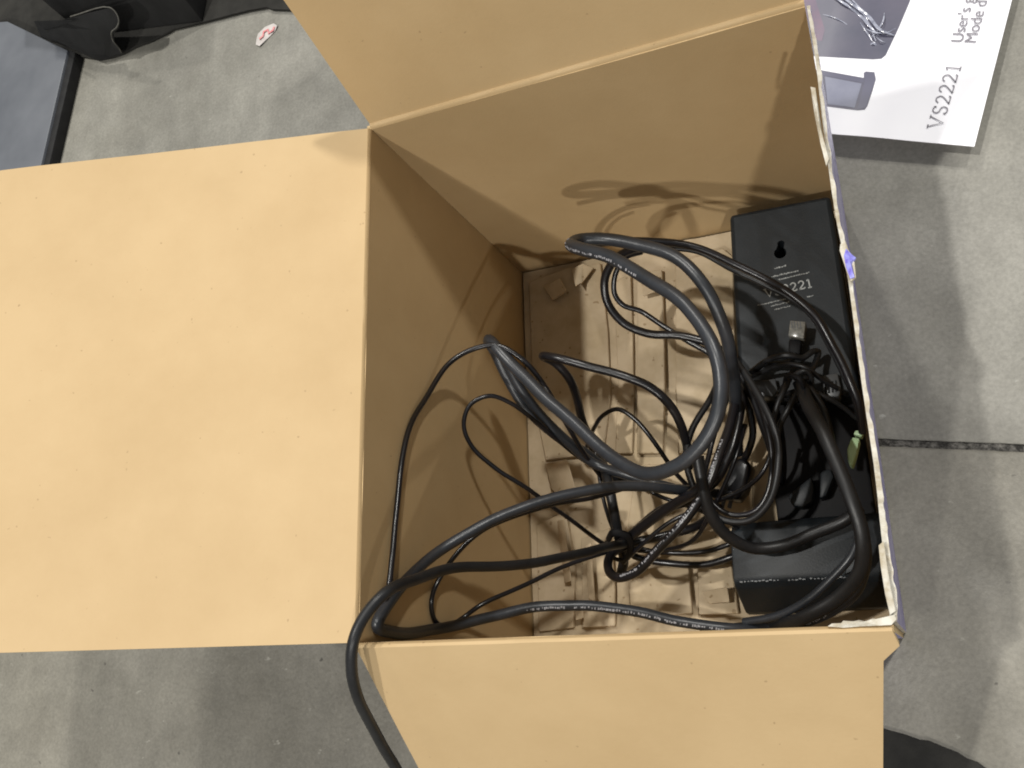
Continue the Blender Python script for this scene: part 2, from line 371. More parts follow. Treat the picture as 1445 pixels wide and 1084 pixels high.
ragged([(1144, 124), (1151, 126), (1156, 160), (1163, 200), (1170, 226), (1166, 234), (1158, 204), (1150, 165)], H + .0022, TORN, cart)
ragged([(1186, 345), (1192, 338), (1197, 352), (1206, 372), (1208, 392), (1201, 398), (1195, 384), (1185, 354)], H + .0016, TORN, cart)
ragged([(1194, 352), (1203, 360), (1208, 364), (1203, 374), (1206, 392), (1200, 394), (1194, 378), (1191, 362)], H + .0022, PURPLE, cart, 'peeled_print', label='crumpled shred of purple printed paper at the torn rim')
ragged([(1240, 770), (1247, 764), (1251, 792), (1257, 830), (1264, 862), (1256, 868), (1249, 838), (1243, 800)], H + .0014, TORN, cart)

# ------------------------------------------------------------------ the pulp-board insert lying in the bottom
tray = thing('cardboard_insert', 'dull beige cardboard insert with slits and crumpled tabs lying in the bottom of the box', 'box insert', (.08, .13, 0))
bm = bmesh.new(); NX, NY = 70, 84
def tz_(x, y):
    h = .0030 + noise.noise(Vector((x * 34, y * 34, 0))) * .0006
    h += max(0, noise.noise(Vector((x * 62, y * 50, 7))) - .22) * .0020
    return h
G = [[bm.verts.new((.0012 + (W - .0024) * i / NX, .0012 + (D - .0024) * j / NY, tz_(W * i / NX, D * j / NY))) for j in range(NY + 1)] for i in range(NX + 1)]
for i in range(NX):
    for j in range(NY): bm.faces.new((G[i][j], G[i + 1][j], G[i + 1][j + 1], G[i][j + 1]))
put('tray_base', from_bm(bm, TRAY, True, 1.2), tray)
def pan(px, z, th, dz=None, name='tray_panel'):
    z = .0052 + (z - .0072) * .62; th = .0045
    return put(name, pix_prism(px, z, th, TRAY, .0005, dz, 1), tray)
pan([(746, 398), (800, 380), (848, 372), (858, 470), (862, 560), (852, 640), (770, 650), (752, 560)], .0072, .005, [0, .002, .001, 0, 0, .002, 0, 0])
pan([(866, 400), (890, 384), (893, 470), (895, 560), (892, 640), (868, 640), (872, 540)], .0085, .006, [0, .001, 0, .001, 0, 0, 0])
pan([(899, 386), (934, 380), (937, 460), (939, 540), (935, 640), (899, 640)], .0105, .008, [.001, 0, 0, .002, 0, 0])
pan([(953, 372), (1020, 350), (1034, 362), (1038, 540), (1030, 640), (958, 640), (954, 545)], .0105, .008, [0, 0, 0, .001, 0, 0, .001])
pan([(757, 742), (800, 722), (812, 800), (810, 886), (760, 892)], .0075, .005, [0, .003, 0, 0, 0])
pan([(820, 760), (862, 745), (868, 830), (868, 884), (822, 886)], .0085, .006, [0, .002, 0, 0, 0])
pan([(886, 806), (930, 800), (972, 802), (977, 866), (930, 870), (890, 868)], .0125, .0095, [0, 0, .001, .001, 0, 0])
pan([(984, 800), (1032, 796), (1042, 866), (986, 868)], .0105, .008)
pan([(898, 656), (1060, 650), (1066, 790), (960, 792), (880, 780)], .0072, .005, [0, .001, 0, 0, 0])
def torn_tab(px, zs, parent=tray):
    top = [atz(u, v, z) for (u, v), z in zip(px, zs)]
    return put('torn_tab', prism(top, [p - Vector((0, 0, .0012)) for p in top], TRAY, .0003, 1), parent)
torn_tab([(806, 380), (822, 372), (838, 378), (822, 398), (812, 404)], [.008, .016, .010, .012, .020])
torn_tab([(766, 404), (790, 392), (800, 410), (780, 424)], [.009, .012, .017, .010])
torn_tab([(770, 655), (800, 648), (812, 690), (795, 706), (778, 690)], [.008, .015, .018, .012, .009])
torn_tab([(826, 770), (834, 766), (840, 850), (831, 852)], [.012, .013, .011, .010])
torn_tab([(786, 735), (796, 732), (806, 820), (797, 824)], [.010, .016, .012, .009])
torn_tab([(905, 395), (928, 388), (930, 410), (908, 418)], [.013, .012, .016, .014])
torn_tab([(990, 835), (1026, 828), (1030, 850), (1000, 852)], [.012, .018, .014, .012])
torn_tab([(812, 858), (822, 852), (824, 872), (812, 876)], [.009, .013, .011, .010])

# ------------------------------------------------------------------ the telephone base lying face down along the torn wall
base = thing('phone_base', 'charcoal plastic telephone base with keyhole slot lying against the torn wall under the cables', 'telephone base', (.18, .13, .003))
DZ = .041
XR = W - .0035
def cl(p): return Vector((min(p.x, XR), min(p.y, D - .004), p.z))
up_px = [(1029, 303), (1172, 275), (1206, 430), (1222, 556), (1044, 560), (1038, 470)]
top = [cl(atz(u, v, DZ)) for u, v in up_px]
upper = prism(top, [Vector((p.x, p.y, .006)) for p in top], CASE, .0028, 3)
uo = put('upper_shell', upper, base)
# keyhole cut into the shell
def keyhole_cutter():
    c1, c2 = atz(1101, 357, DZ), atz(1102, 344, DZ)
    pts = [(c1.x + .0036 * math.cos(math.radians(a)), c1.y + .0036 * math.sin(math.radians(a))) for a in range(125, 416, 15)]
    pts += [(c2.x + .0021 * math.cos(math.radians(a)), c2.y + .0021 * math.sin(math.radians(a))) for a in range(-20, 201, 20)]
    t = [Vector((x, y, DZ + .004)) for x, y in pts]
    return prism(t, [Vector((p.x, p.y, DZ - .031)) for p in t], CASE_D)
kc = bpy.data.objects.new('cutter', keyhole_cutter()); COL.objects.link(kc); kc.location = uo.location
md = uo.modifiers.new('b', 'BOOLEAN'); md.object = kc; md.operation = 'DIFFERENCE'; md.solver = 'EXACT'
kc.parent = base
bpy.context.view_layer.update()
me2 = bpy.data.meshes.new_from_object(uo.evaluated_get(bpy.context.evaluated_depsgraph_get()))
me2.polygons.foreach_set('use_smooth', [abs(f.normal.z) < .97 and f.area < 2e-4 for f in me2.polygons]); uo.modifiers.clear(); uo.data = me2; bpy.data.objects.remove(kc)
# lower shell: top face, rounded shoulder, sloping end
l0 = atz(1032, 742, DZ); l1 = atz(1036, 823, DZ); l2 = atz(1043, 868, .016)
x0 = l1.x; prof = [(l0.y + .004, .008), (l0.y + .002, .033), (l0.y - .003, DZ - .001), (l0.y - .012, DZ), (l1.y + .003, DZ), (l1.y, DZ - .0008), (l1.y - .003, DZ - .004), (l2.y + .001, .016), (l2.y, .008)]
A = [Vector((x0 + .0006 * math.sin(k), y, z)) for k, (y, z) in enumerate(prof)]
put('lower_shell', prism([Vector((XR + .0012, y, z)) for y, z in prof], A, CASE, .0012, 2), base)
c0, c1 = atz(1082, 600, .022), atz(1210, 600, .022)
put('recess', box(c0.x, XR - .001, l0.y - .002, cl(atz(1044, 556, DZ)).y + .004, .006, .022, CASE_D, .002), base)
# embossed row along the shoulder and panel line
bm = bmesh.new()
for k in range(30):
    if k in (11, 12, 18, 25): continue
    u = 1046 + k * 5.2; p = atz(u, 821 - k * .22, DZ); w = random.uniform(.0004, .0009)
    ribbon_bm([[(-w, 0), (w, 0)]], p + Vector((0, random.uniform(-.0003, .0003), -.0003)), Vector((1, 0, 0)), Vector((0, 1, 0)), 1, random.uniform(.0004, .0008), .0007, bm)
put('embossed_row', from_bm(bm, PORT, False), base)
# label print
def lp(u, v): return atz(u, v, DZ + .00005)
ex = (lp(1140, 398) - lp(1080, 412)).normalized(); ey = Vector((0, 0, 1)).cross(ex)
put('lettering', from_bm(word_bm('VS2221', lp(1081, 420), ex, ey, .0052, .15, .00012, .12), LABEL_INK, False), base)
bm = bmesh.new()
for (u, v, L, hh) in ((1093, 379, 17, .0013), (1089, 391, 36, .0011), (1098, 395, 44, .0011), (1139, 419, 9, .001), (1069, 431, 42, .0010), (1088, 432, 26, .0010), (1093, 437, 22, .0010)):
    p = lp(u, v); x = 0; end = L / 2450
    while x < end:
        w = random.uniform(.0003, .0009); hgt = hh * random.uniform(.35, .8)
        ribbon_bm([[(x, 0), (x + w, 0)]], p + ey * random.uniform(-.0002, .0002), ex, ey, 1, hgt, .0001, bm); x += w + random.uniform(.0002, .0004)
put('small_print', from_bm(bm, LABEL_INK, False), base)
put('port', pix_prism([(1062, 538), (1094, 534), (1098, 552), (1090, 560), (1070, 558)], .047, .012, PORT, .001), base)
put('port', pix_prism([(1160, 530), (1182, 526), (1187, 548), (1184, 560), (1162, 560)], .047, .012, PORT, .001), base)
bm = bmesh.new()
for k in range(4):
    ribbon_bm([[(0, 0), (0, .0065)]], atz(1165 + k * 5, 556 - k, .0472), Vector((1, 0, 0)), Vector((.1, .99, 0)), 1, .0008, .0005, bm)
put('port_contact', from_bm(bm, CASE_D, False), base)
put('support_tab', pix_prism([(1112, 700), (1122, 690), (1145, 672), (1149, 690), (1146, 708), (1134, 716), (1118, 714)], .034, .014, CASE, .0015), base)
put('support_tab', pix_prism([(1157, 666), (1172, 660), (1177, 672), (1166, 700), (1156, 704)], .034, .014, CASE, .0015), base)
put('support_tab', pix_prism([(1198, 790), (1220, 776), (1226, 786), (1222, 800), (1190, 812)], DZ + .003, .010, CASE, .0015), base)

# ------------------------------------------------------------------ cables
def cpt(u, v, z, r, clamp=True):
    p = atz(u, v, z)
    if not clamp: return p
    m = r + .0009
    if p.x < m and p.z < H - .003: p = atx(u, v, m)
    if p.y > D - m: p = aty(u, v, D - m)
    if p.y < m and p.z < H - .003:
        q = aty(u, v, m)
        if q.z < H: p = q
    if p.x > W - m and p.z < H: p = Vector((W - m, p.y, p.z))
    return p
def path(pts, r, clamp=True, per=8):
    c = catmull([cpt(u, v, z, r, clamp) for u, v, z in pts], per)
    return [p + Vector((noise.noise(p * 45) * .0006, noise.noise(p * 45 + Vector((9, 0, 0))) * .0006, 0)) for p in c]
def cable(label, pts, r, m, clamp=True, flat=1.0, prints=None, sides=10, paths=None, name='cable'):
    o = None; pth = path(pts, r, clamp)
    o = put(name, from_bm(tube_bm(pth, r, sides, flat), m, True, 1.3), None, label=label, cat='cable', group='black cables tangled in the box')
    if prints:
        for a, b in prints:
            bm = bmesh.new(); i0, i1 = int(a * (len(pth) - 1)), int(b * (len(pth) - 1))
            for i in range(i0, i1):
                p, q = pth[i], pth[i + 1]; t = (q - p).normalized(); toc = (Vector(CAM) - p); toc = (toc - t * toc.dot(t)).normalized()
                side = t.cross(toc).normalized(); L = (q - p).length; x = 0
                dirn = (toc * .86 + side * .5 * (1 if a < .5 else .6)).normalized(); sd = t.cross(dirn).normalized()
                while x < L:
                    w = random.uniform(.0003, .0010); hh = random.uniform(.0006, .0014)
                    if random.random() < .72:
                        c = p + t * x + dirn * (r + .00003) + sd * random.uniform(-.0003, .0003)
                        ribbon_bm([[(0, 0), (w, 0)]], c - sd * hh * 0, t, sd, 1, hh, .00008, bm)
                    x += w + random.uniform(.0002, .0007)
            put('print', from_bm(bm, WHITE_INK, False), o)
    return o

# thick grey loop: rises from the knot, turns back at the upper left, sweeps round and out to the left bend
cable('thick grey cable forming the biggest and highest loop of the tangle in the box',
      [(1040, 640, .030), (1036, 540, .075), (1022, 465, .105), (995, 405, .12), (952, 362, .125), (900, 345, .125), (848, 338, .126), (818, 339, .130), (806, 345, .140), (820, 351, .150), (862, 364, .156), (920, 397, .160), (972, 437, .164), (1006, 488, .166), (1017, 550, .163), (1001, 610, .156), (962, 654, .148), (915, 668, .140), (868, 648, .132), (820, 606, .127), (770, 562, .124), (726, 518, .124), (696, 486, .126), (690, 481, .120), (699, 497, .112), (716, 532, .102), (742, 575, .090), (782, 612, .075), (826, 640, .060), (856, 664, .048), (884, 684, .035)],
      .0035, CABLE_G, prints=[(.27, .36)])
cable('thick cable sweeping to the front left corner and back along the front wall, white print',
      [(1030, 700, .035), (985, 694, .060), (935, 688, .085), (880, 686, .100), (825, 693, .112), (760, 709, .125), (690, 737, .138), (620, 778, .150), (572, 822, .160), (545, 856, .168), (533, 884, .160), (556, 893, .145), (620, 887, .130), (690, 872, .115), (760, 857, .100), (830, 855, .090), (900, 864, .080), (960, 877, .072), (1030, 887, .066), (1100, 886, .064), (1160, 868, .066), (1206, 836, .072), (1222, 790, .075), (1214, 735, .070)],
      .0029, CABLE_G, prints=[(.60, .78), (.82, .88)])
cable('black cable hanging out over the front left corner of the box onto the floor',
      [(905, 764, .030), (860, 771, .070), (800, 786, .105), (720, 798, .140), (640, 801, .170), (585, 818, .195), (545, 836, .213), (516, 868, .218), (499, 905, .219), (496, 945, .212), (505, 985, .200), (528, 1032, .180), (560, 1086, .155), (590, 1140, .12), (640, 1210, .06), (720, 1270, .004), (860, 1300, .001)],
      .0026, CABLE_M, clamp=False)
cable('thin black cable arching up beside the left wall and down to the front left corner',
      [(862, 690, .04), (835, 655, .06), (800, 600, .09), (765, 540, .112), (735, 505, .122), (700, 487, .128), (665, 494, .132), (632, 515, .138), (602, 560, .150), (577, 605, .158), (567, 650, .166), (560, 720, .174), (553, 790, .184), (545, 845, .190), (533, 876, .180), (544, 892, .160), (556, 897, .12)],
      .0015, CABLE_B)
cable('thin black flex making a narrow loop against the left wall below the arch',
      [(850, 668, .045), (800, 632, .07), (752, 592, .095), (722, 570, .108), (690, 559, .118), (664, 571, .122), (655, 600, .122), (668, 632, .116), (700, 661, .108), (745, 690, .095), (790, 722, .07), (830, 752, .05), (870, 780, .03)],
      .0013, CABLE_B)
cable('thin black flex looping low under the thick cable by the front left corner',
      [(880, 690, .075), (830, 704, .095), (780, 712, .11), (720, 732, .122), (676, 752, .128), (642, 784, .134), (615, 826, .136), (609, 852, .134), (614, 874, .130), (630, 884, .120), (652, 872, .112), (680, 853, .108), (740, 826, .09), (800, 798, .07), (850, 780, .055), (890, 768, .04)],
      .0013, CABLE_B)
cable('black cable bent back to a sharp point left of centre, one leg running right',
      [(972, 660, .05), (968, 622, .070), (950, 577, .085), (918, 547, .092), (880, 530, .096), (830, 517, .100), (782, 505, .104), (766, 503, .100), (782, 512, .092), (802, 534, .082), (815, 565, .066), (824, 602, .05), (845, 650, .035)],
      .0026, CABLE_B)
cable('thin black flex curling in a small arch inside the big loop',
      [(828, 630, .02), (838, 604, .04), (852, 586, .052), (872, 578, .058), (896, 592, .058), (922, 624, .055), (952, 666, .045), (985, 700, .03)],
      .0014, CABLE_B)
cable('black cable making a round loop under the upper end of the thick grey cable',
      [(930, 350, .100), (895, 352, .098), (868, 367, .092), (853, 395, .084), (858, 428, .076), (880, 456, .070), (915, 471, .066), (960, 474, .064), (1005, 486, .060), (1036, 515, .058), (1062, 560, .052), (1080, 610, .044), (1100, 670, .026), (1110, 700, .01)],
      .0025, CABLE_B)
cable('thin black flex nested inside the round loop near the back wall',
      [(905, 356, .090), (883, 364, .086), (868, 388, .080), (867, 414, .074), (880, 431, .070), (904, 439, .066), (935, 460, .064), (968, 480, .062), (1002, 500, .06), (1030, 530, .055)],
      .0016, CABLE_B)
cable('black cable crossing from the back wall over the telephone base to the torn wall',
      [(820, 348, .118), (870, 341, .118), (930, 341, .114), (985, 350, .108), (1030, 370, .100), (1075, 392, .094), (1115, 415, .088), (1150, 446, .082), (1176, 490, .078), (1196, 530, .074), (1213, 572, .070), (1218, 610, .06)],
      .0021, CABLE_B)
cable('thin shiny black flex lying beside the cable that crosses the telephone base',
      [(930, 350, .102), (985, 356, .098), (1032, 380, .090), (1085, 405, .084), (1128, 430, .080), (1152, 456, .078), (1172, 492, .076), (1190, 528, .072), (1206, 560, .068), (1214, 592, .06)],
      .0015, CABLE_M)
cable('black cable forming a tall loop over the left edge of the telephone base',
      [(1038, 508, .075), (1062, 545, .080), (1086, 588, .084), (1098, 630, .085), (1097, 672, .084), (1083, 710, .081), (1058, 733, .078), (1024, 735, .076), (996, 717, .075), (978, 688, .075), (968, 650, .072), (975, 610, .066), (998, 570, .058), (1018, 530, .045), (1034, 500, .03)],
      .0019, CABLE_M)
cable('second black cable of the tall loop, sagging onto the lower end of the telephone base',
      [(1046, 520, .062), (1070, 560, .068), (1082, 600, .072), (1090, 650, .072), (1084, 692, .07), (1064, 722, .068), (1030, 726, .066), (1004, 708, .066), (993, 680, .064), (1002, 640, .056), (1016, 590, .05), (1030, 550, .04), (1036, 520, .03)],
      .0016, CABLE_B)
cable('broad black cable curving under the knot and over the lower end of the telephone base',
      [(985, 645, .09), (992, 690, .088), (1004, 728, .082), (1028, 758, .072), (1064, 774, .062), (1105, 770, .057), (1150, 752, .055), (1190, 735, .055), (1213, 716, .058)],
      .0033, CABLE_M)
cable('black cable with white print doubling back in a hook at the bottom of the tangle',
      [(1040, 555, .060), (1030, 600, .072), (1012, 650, .082), (993, 695, .086), (962, 738, .086), (928, 776, .082), (897, 808, .076), (873, 815, .070), (859, 803, .062), (862, 782, .052), (890, 768, .046), (940, 756, .044), (985, 741, .040), (1015, 715, .03)],
      .0026, CABLE_B, prints=[(.12, .52)])
cable('black cable running beside the printed one, right of the big loop',
      [(1050, 545, .05), (1044, 590, .058), (1030, 640, .062), (1008, 680, .062), (975, 705, .06), (930, 722, .05), (880, 765, .03)],
      .0026, CABLE_B)
cable('thin black flex sagging across the pale insert to the telephone base, the upper arc',
      [(868, 758, .03), (905, 774, .026), (950, 781, .024), (1000, 777, .026), (1036, 766, .028), (1052, 760, .026)],
      .0015, CABLE_B)
cable('black flex sagging across the pale insert to the telephone base, the lower arc',
      [(868, 770, .03), (900, 786, .024), (945, 796, .022), (995, 796, .024), (1036, 785, .026), (1052, 780, .024)],
      .0021, CABLE_B)
cable('broad flat black cable running down the telephone base beside the torn wall',
      [(1128, 540, .070), (1142, 575, .084), (1163, 615, .092), (1186, 664, .096), (1205, 715, .098), (1217, 765, .096), (1214, 806, .090), (1184, 842, .082), (1130, 874, .074), (1060, 886, .066), (990, 889, .06)],
      .0037, CABLE_M, flat=.55)
cable('slim grey cable with a bright edge curving across the lower end of the telephone base',
      [(1200, 700, .06), (1214, 745, .075), (1204, 782, .078), (1176, 814, .076), (1140, 846, .072), (1100, 868, .066), (1050, 878, .06)],
      .0021, CABLE_G)
cable('short black cable standing up between the thick cables at the knot',
      [(846, 640, .03), (858, 680, .06), (866, 720, .06), (872, 755, .05), (880, 790, .035), (876, 812, .03)],
      .0030, CABLE_M)
cable('black cable running slantwise through the knot above the hook',
      [(1010, 668, .08), (985, 690, .082), (950, 712, .07), (912, 740, .06), (876, 766, .05), (848, 778, .04)],
      .0029, CABLE_B)
cable('grey cable lying under the left bend of the big loop',
      [(706, 496, .118), (735, 548, .10), (768, 592, .085), (806, 628, .072), (840, 655, .06), (890, 672, .06), (950, 690, .055)],
      .0029, CABLE_G)
for lab, pts, r in (
    ('thin black flex running down right of the printed hook cable', [(1052, 600, .05), (1040, 640, .06), (1020, 690, .06), (1000, 730, .055), (975, 765, .04), (930, 778, .03), (884, 776, .03)], .0013),
    ('thin black flex running from the hook up to the tall loop', [(880, 795, .04), (905, 770, .05), (950, 735, .056), (1000, 712, .056), (1050, 690, .056), (1080, 660, .06), (1092, 620, .06)], .0013),
    ('thin black flex crossing under the thick cable toward the slanting one', [(846, 655, .04), (880, 668, .05), (930, 700, .05), (985, 720, .05), (1030, 738, .045), (1052, 756, .024)], .0012),
    ('thin black flex dropping from the bent cable to the hook', [(818, 585, .05), (840, 640, .05), (850, 700, .05), (862, 740, .045), (880, 775, .04)], .0012)):
    cable(lab, pts, r, CABLE_B, sides=8)
pp = thing('power_plug', 'black moulded plug lying on the insert between the tall loop and the printed cable', 'plug', tuple(atz(1038, 680, .02)))
put('plug_body', pix_prism([(1030, 650), (1046, 644), (1060, 654), (1052, 688), (1040, 706), (1020, 702), (1018, 684)], .036, .020, CABLE_B, .003, None, 3), pp)
for u in (1020, 1030): put('prong', pix_prism([(u, 700), (u + 5, 702), (u + 1, 718), (u - 4, 716)], .028, .002, PORT, .0003), pp)
put('cord', from_bm(tube_bm(path([(1046, 654, .028), (1056, 636, .034), (1062, 612, .038), (1058, 580, .04), (1050, 556, .04)], .0022), .0022, 8), CABLE_B), pp)
put('cable_tie', from_bm(tube_bm(catmull([cpt(u, v, z, .001) for u, v, z in ((858, 762, .052), (866, 752, .062), (884, 756, .060), (890, 774, .050), (880, 790, .044), (864, 786, .046), (857, 764, .051))]), .0022, 8, .5), CASE_D), None, label='black strap wrapped round the cables just above the printed hook', cat='cable tie')
# bundle of wires tied on top of the telephone base
for lab, pts, r in (
    ('stiff black wire bent over the tied bundle on the telephone base', [(1060, 524, .052), (1085, 508, .062), (1110, 501, .066), (1132, 505, .062), (1146, 496, .060), (1154, 497, .056), (1150, 512, .058), (1134, 540, .070), (1112, 578, .074), (1100, 602, .070), (1094, 640, .06)], .0017),
    ('thin black wire fanning left from the tied bundle', [(1058, 532, .05), (1088, 520, .060), (1112, 514, .068), (1138, 520, .070), (1160, 536, .062), (1182, 548, .055)], .0013),
    ('thin black wire wound round the tied bundle', [(1100, 552, .056), (1118, 532, .072), (1136, 524, .076), (1146, 536, .070), (1136, 556, .060), (1120, 566, .055)], .0013),
    ('pair of black wires hanging down from the tied bundle', [(1120, 520, .060), (1110, 545, .074), (1098, 570, .076), (1092, 598, .072), (1096, 640, .064), (1092, 690, .06)], .0016),
    ('black wire sloping right from the tied bundle toward the green plug', [(1118, 530, .060), (1142, 548, .070), (1160, 575, .072), (1172, 610, .070), (1178, 650, .062)], .0019),
    ('short black wire crossing the tied bundle toward the torn wall', [(1096, 560, .055), (1130, 552, .066), (1160, 558, .066), (1190, 574, .060), (1210, 590, .055)], .0014)):
    cable(lab, pts, r, CABLE_M, sides=8)
tie = put('twist_tie', from_bm(tube_bm(catmull([cpt(u, v, z, .001) for u, v, z in ((1106, 548, .062), (1112, 530, .078), (1128, 534, .084), (1134, 552, .074), (1124, 566, .060), (1108, 562, .056), (1106, 546, .064))]), .0012, 6), CASE_D), None, label='black twist tie round the wires on the telephone base', cat='cable tie')
plug = thing('modular_plug', 'small clear telephone plug on a short black cord, below the print on the base', 'plug', tuple(atz(1122, 480, DZ)))
put('plug_body', pix_prism([(1115, 452), (1137, 454), (1134, 478), (1112, 474)], .058, .008, CLEAR, .0006), plug)
put('plug_boot', pix_prism([(1113, 478), (1131, 480), (1129, 500), (1112, 497)], .055, .007, CASE_D, .0012), plug)
bm = bmesh.new()
for k in range(4): ribbon_bm([[(0, 0), (0, .004)]], atz(1118 + k * 4, 463, .0581), Vector((1, 0, 0)), Vector((0, 1, 0)), 1, .0006, .0002, bm)
put('plug_contact', from_bm(bm, PORT, False), plug)
put('cord', from_bm(tube_bm(path([(1121, 496, .052), (1118, 506, .055), (1104, 512, .058), (1080, 514, .055), (1062, 528, .048)], .0013), .0013, 8), CABLE_M), plug)
gp = thing('green_plug', 'pale green plug lodged between the telephone base and the torn wall', 'plug', tuple(atz(1207, 640, .05)))
put('plug_body', pix_prism([(1195, 634), (1202, 616), (1214, 618), (1209, 640), (1203, 660), (1197, 654)], .060, .010, GREEN, .0014), gp)
put('plug_collar', pix_prism([(1204, 613), (1207, 607), (1219, 608), (1216, 617)], .058, .008, GREEN, .0008), gp)

# ------------------------------------------------------------------ the instruction booklet on the floor behind the box
BZ = .011
K = atz(1375, 207, BZ); LL = atz(1174, 187, BZ); UU = atz(1428, 0, BZ)
e1 = (UU - K).normalized(); e2 = (LL - K); e2 = (e2 - e1 * e2.dot(e1)).normalized()
bk = thing('instruction_booklet', 'white instruction booklet lying on the concrete behind the box beside the torn wall', 'booklet', (K.x, K.y, GZ))
def bq(a, b, z): p = K + e1 * a + e2 * b; return Vector((p.x, p.y, z))
HB, WB = .24, .155
put('page_block', prism([bq(.007, .0012, BZ - .004), bq(HB, .0012, BZ - .004), bq(HB, WB, BZ - .004), bq(.012, WB, BZ - .004)], [bq(.009, .002, GZ + .0005), bq(HB, .002, GZ + .0005), bq(HB, WB, GZ + .0005), bq(.014, WB, GZ + .0005)], PAGES), bk)
cv = put('cover', sheet(lambda u, v: bq(HB * u, WB * v, BZ + .0012 * math.sin(v * 2.4) * (1 - u * .6) + .0008 * noise.noise(Vector((u * 4, v * 4, 0)))),
          lambda u, v: bq(HB * u, WB * v, BZ - .0006 + .0012 * math.sin(v * 2.4) * (1 - u * .6) + .0008 * noise.noise(Vector((u * 4, v * 4, 0)))), 24, 18, [PAPER, PAPER, PAGES]), bk)
def cover_z(p):
    d = p - K; u = d.dot(e1) / HB; v = d.dot(e2) / WB
    return BZ + .0012 * math.sin(v * 2.4) * (1 - u * .6) + .0008 * noise.noise(Vector((u * 4, v * 4, 0)))
def decal(px, mats, name, lift=.00012, parent=cv):
    """flat print: a fine sheet hugging the cover"""
    pts = []
    for i in range(len(px)):
        a, b = px[i], px[(i + 1) % len(px)]
        for k in range(6): pts.append((a[0] + (b[0] - a[0]) * k / 6, a[1] + (b[1] - a[1]) * k / 6))
    vs = []
    for u, v in pts:
        p = atz(u, v, BZ)
        for _ in range(2): p = atz(u, v, cover_z(p) + lift)
        vs.append(p)
    bm = bmesh.new(); bm.faces.new([bm.verts.new(p) for p in vs]); bmesh.ops.triangulate(bm, faces=bm.faces[:])
    bmesh.ops.subdivide_edges(bm, edges=bm.edges[:], cuts=2, use_grid_fill=True)
    for v in bm.verts: v.co.z = cover_z(v.co) + lift
    return put(name, from_bm(bm, mats), parent)
decal([(1090, -60), (1300, -60), (1284, 2), (1268, 40), (1250, 78), (1244, 83), (1232, 84), (1158, 80), (1110, 76)], PHOTO, 'picture')
decal([(1100, 100), (1158, 99), (1219, 111), (1219, 103), (1222, 101), (1234, 102), (1236, 112), (1232, 126), (1224, 150), (1220, 155), (1210, 156), (1164, 150), (1110, 145)], PHOTO, 'picture', .00016)
decal([(1158, 99), (1219, 110), (1219, 117), (1158, 106)], PHOTO_D, 'picture', .00022)
decal([(1219, 103), (1222, 101), (1234, 102), (1236, 112), (1231, 126), (1222, 152), (1210, 154), (1220, 116)], PHOTO_D, 'picture', .0003)
decal([(1164, 108), (1216, 118), (1206, 152), (1168, 147)], PHOTO_L, 'picture', .00026)
decal([(1196, 116), (1214, 119), (1204, 152), (1188, 149)], PHOTO_L, 'picture', .00034)
decal([(1130, 0), (1150, -4), (1164, 42), (1160, 58), (1150, 56)], MAUVE, 'picture', .0002)
# creases of clear wrap, their glare painted in as a pale colour
for px, zz, w in (([(1170, -8), (1190, 4), (1212, 20), (1228, 38), (1240, 50)], .003, .0011), ([(1182, -8), (1206, 8), (1226, 24), (1242, 42), (1262, 50)], .004, .0015),
               ([(1196, -6), (1214, 12), (1224, 30), (1236, 58)], .003, .0007), ([(1248, 18), (1246, 30), (1238, 44), (1230, 52)], .004, .0006),
               ([(1210, 26), (1222, 44), (1232, 60)], .002, .0006), ([(1220, 40), (1236, 46), (1252, 46), (1264, 40)], .004, .0006), ([(1228, 63), (1233, 61), (1237, 64)], .002, .0012),
               ([(1160, 20), (1180, 26), (1204, 40)], .002, .0004), ([(1236, 52), (1244, 58), (1250, 60)], .003, .0004)):
    pts = catmull([atz(u, v, BZ + zz * (.4 + .6 * (k % 2))) for k, (u, v) in enumerate(px)], 5)
    n = len(pts); put('wrap_glare_crease', from_bm(tube_bm(pts, [w * (.25 + .75 * math.sin(math.pi * (k + .5) / n) * random.uniform(.6, 1)) for k in range(n)], 6, .25), WRAP_GLARE), bk)
def rowframe(a, b):
    p, q = atz(*a, BZ + .001), atz(*b, BZ + .001); x = (q - p).normalized(); return p, x, Vector((0, 0, 1)).cross(x), (q - p).length
O, tx_, ty_, L = rowframe((1329, 181), (1357, 92))
O.z = cover_z(O) + .0008
wlen = 4 * .76 + 1.0 + .72 + .6 - .76 + 5 * .14
put('lettering', from_bm(word_bm('VS2221', O, tx_, ty_, L / wlen, .085, .00008), INK, False), bk)
def text_mesh(s, O, x, y, size):
    cu = bpy.data.curves.new('text', 'FONT'); cu.body = s; cu.size = size
    to = bpy.data.objects.new('text', cu); COL.objects.link(to); bpy.context.view_layer.update()
    me = bpy.data.meshes.new_from_object(to.evaluated_get(bpy.context.evaluated_depsgraph_get()))
    bpy.data.objects.remove(to); M = Matrix((x, y, x.cross(y))).transposed().to_4x4(); M.translation = O; me.transform(M); return me
for s, a, b in (("User's guide", (1358, 60), (1379, -20)), ("Mode d'emploi", (1377, 61), (1399, -20))):
    O, tx_, ty_, L = rowframe(a, b); O.z = cover_z(O) + .0009
    me = text_mesh(s, O, tx_, ty_, .0098); me.materials.clear(); me.materials.append(INK); put('lettering', me, bk)

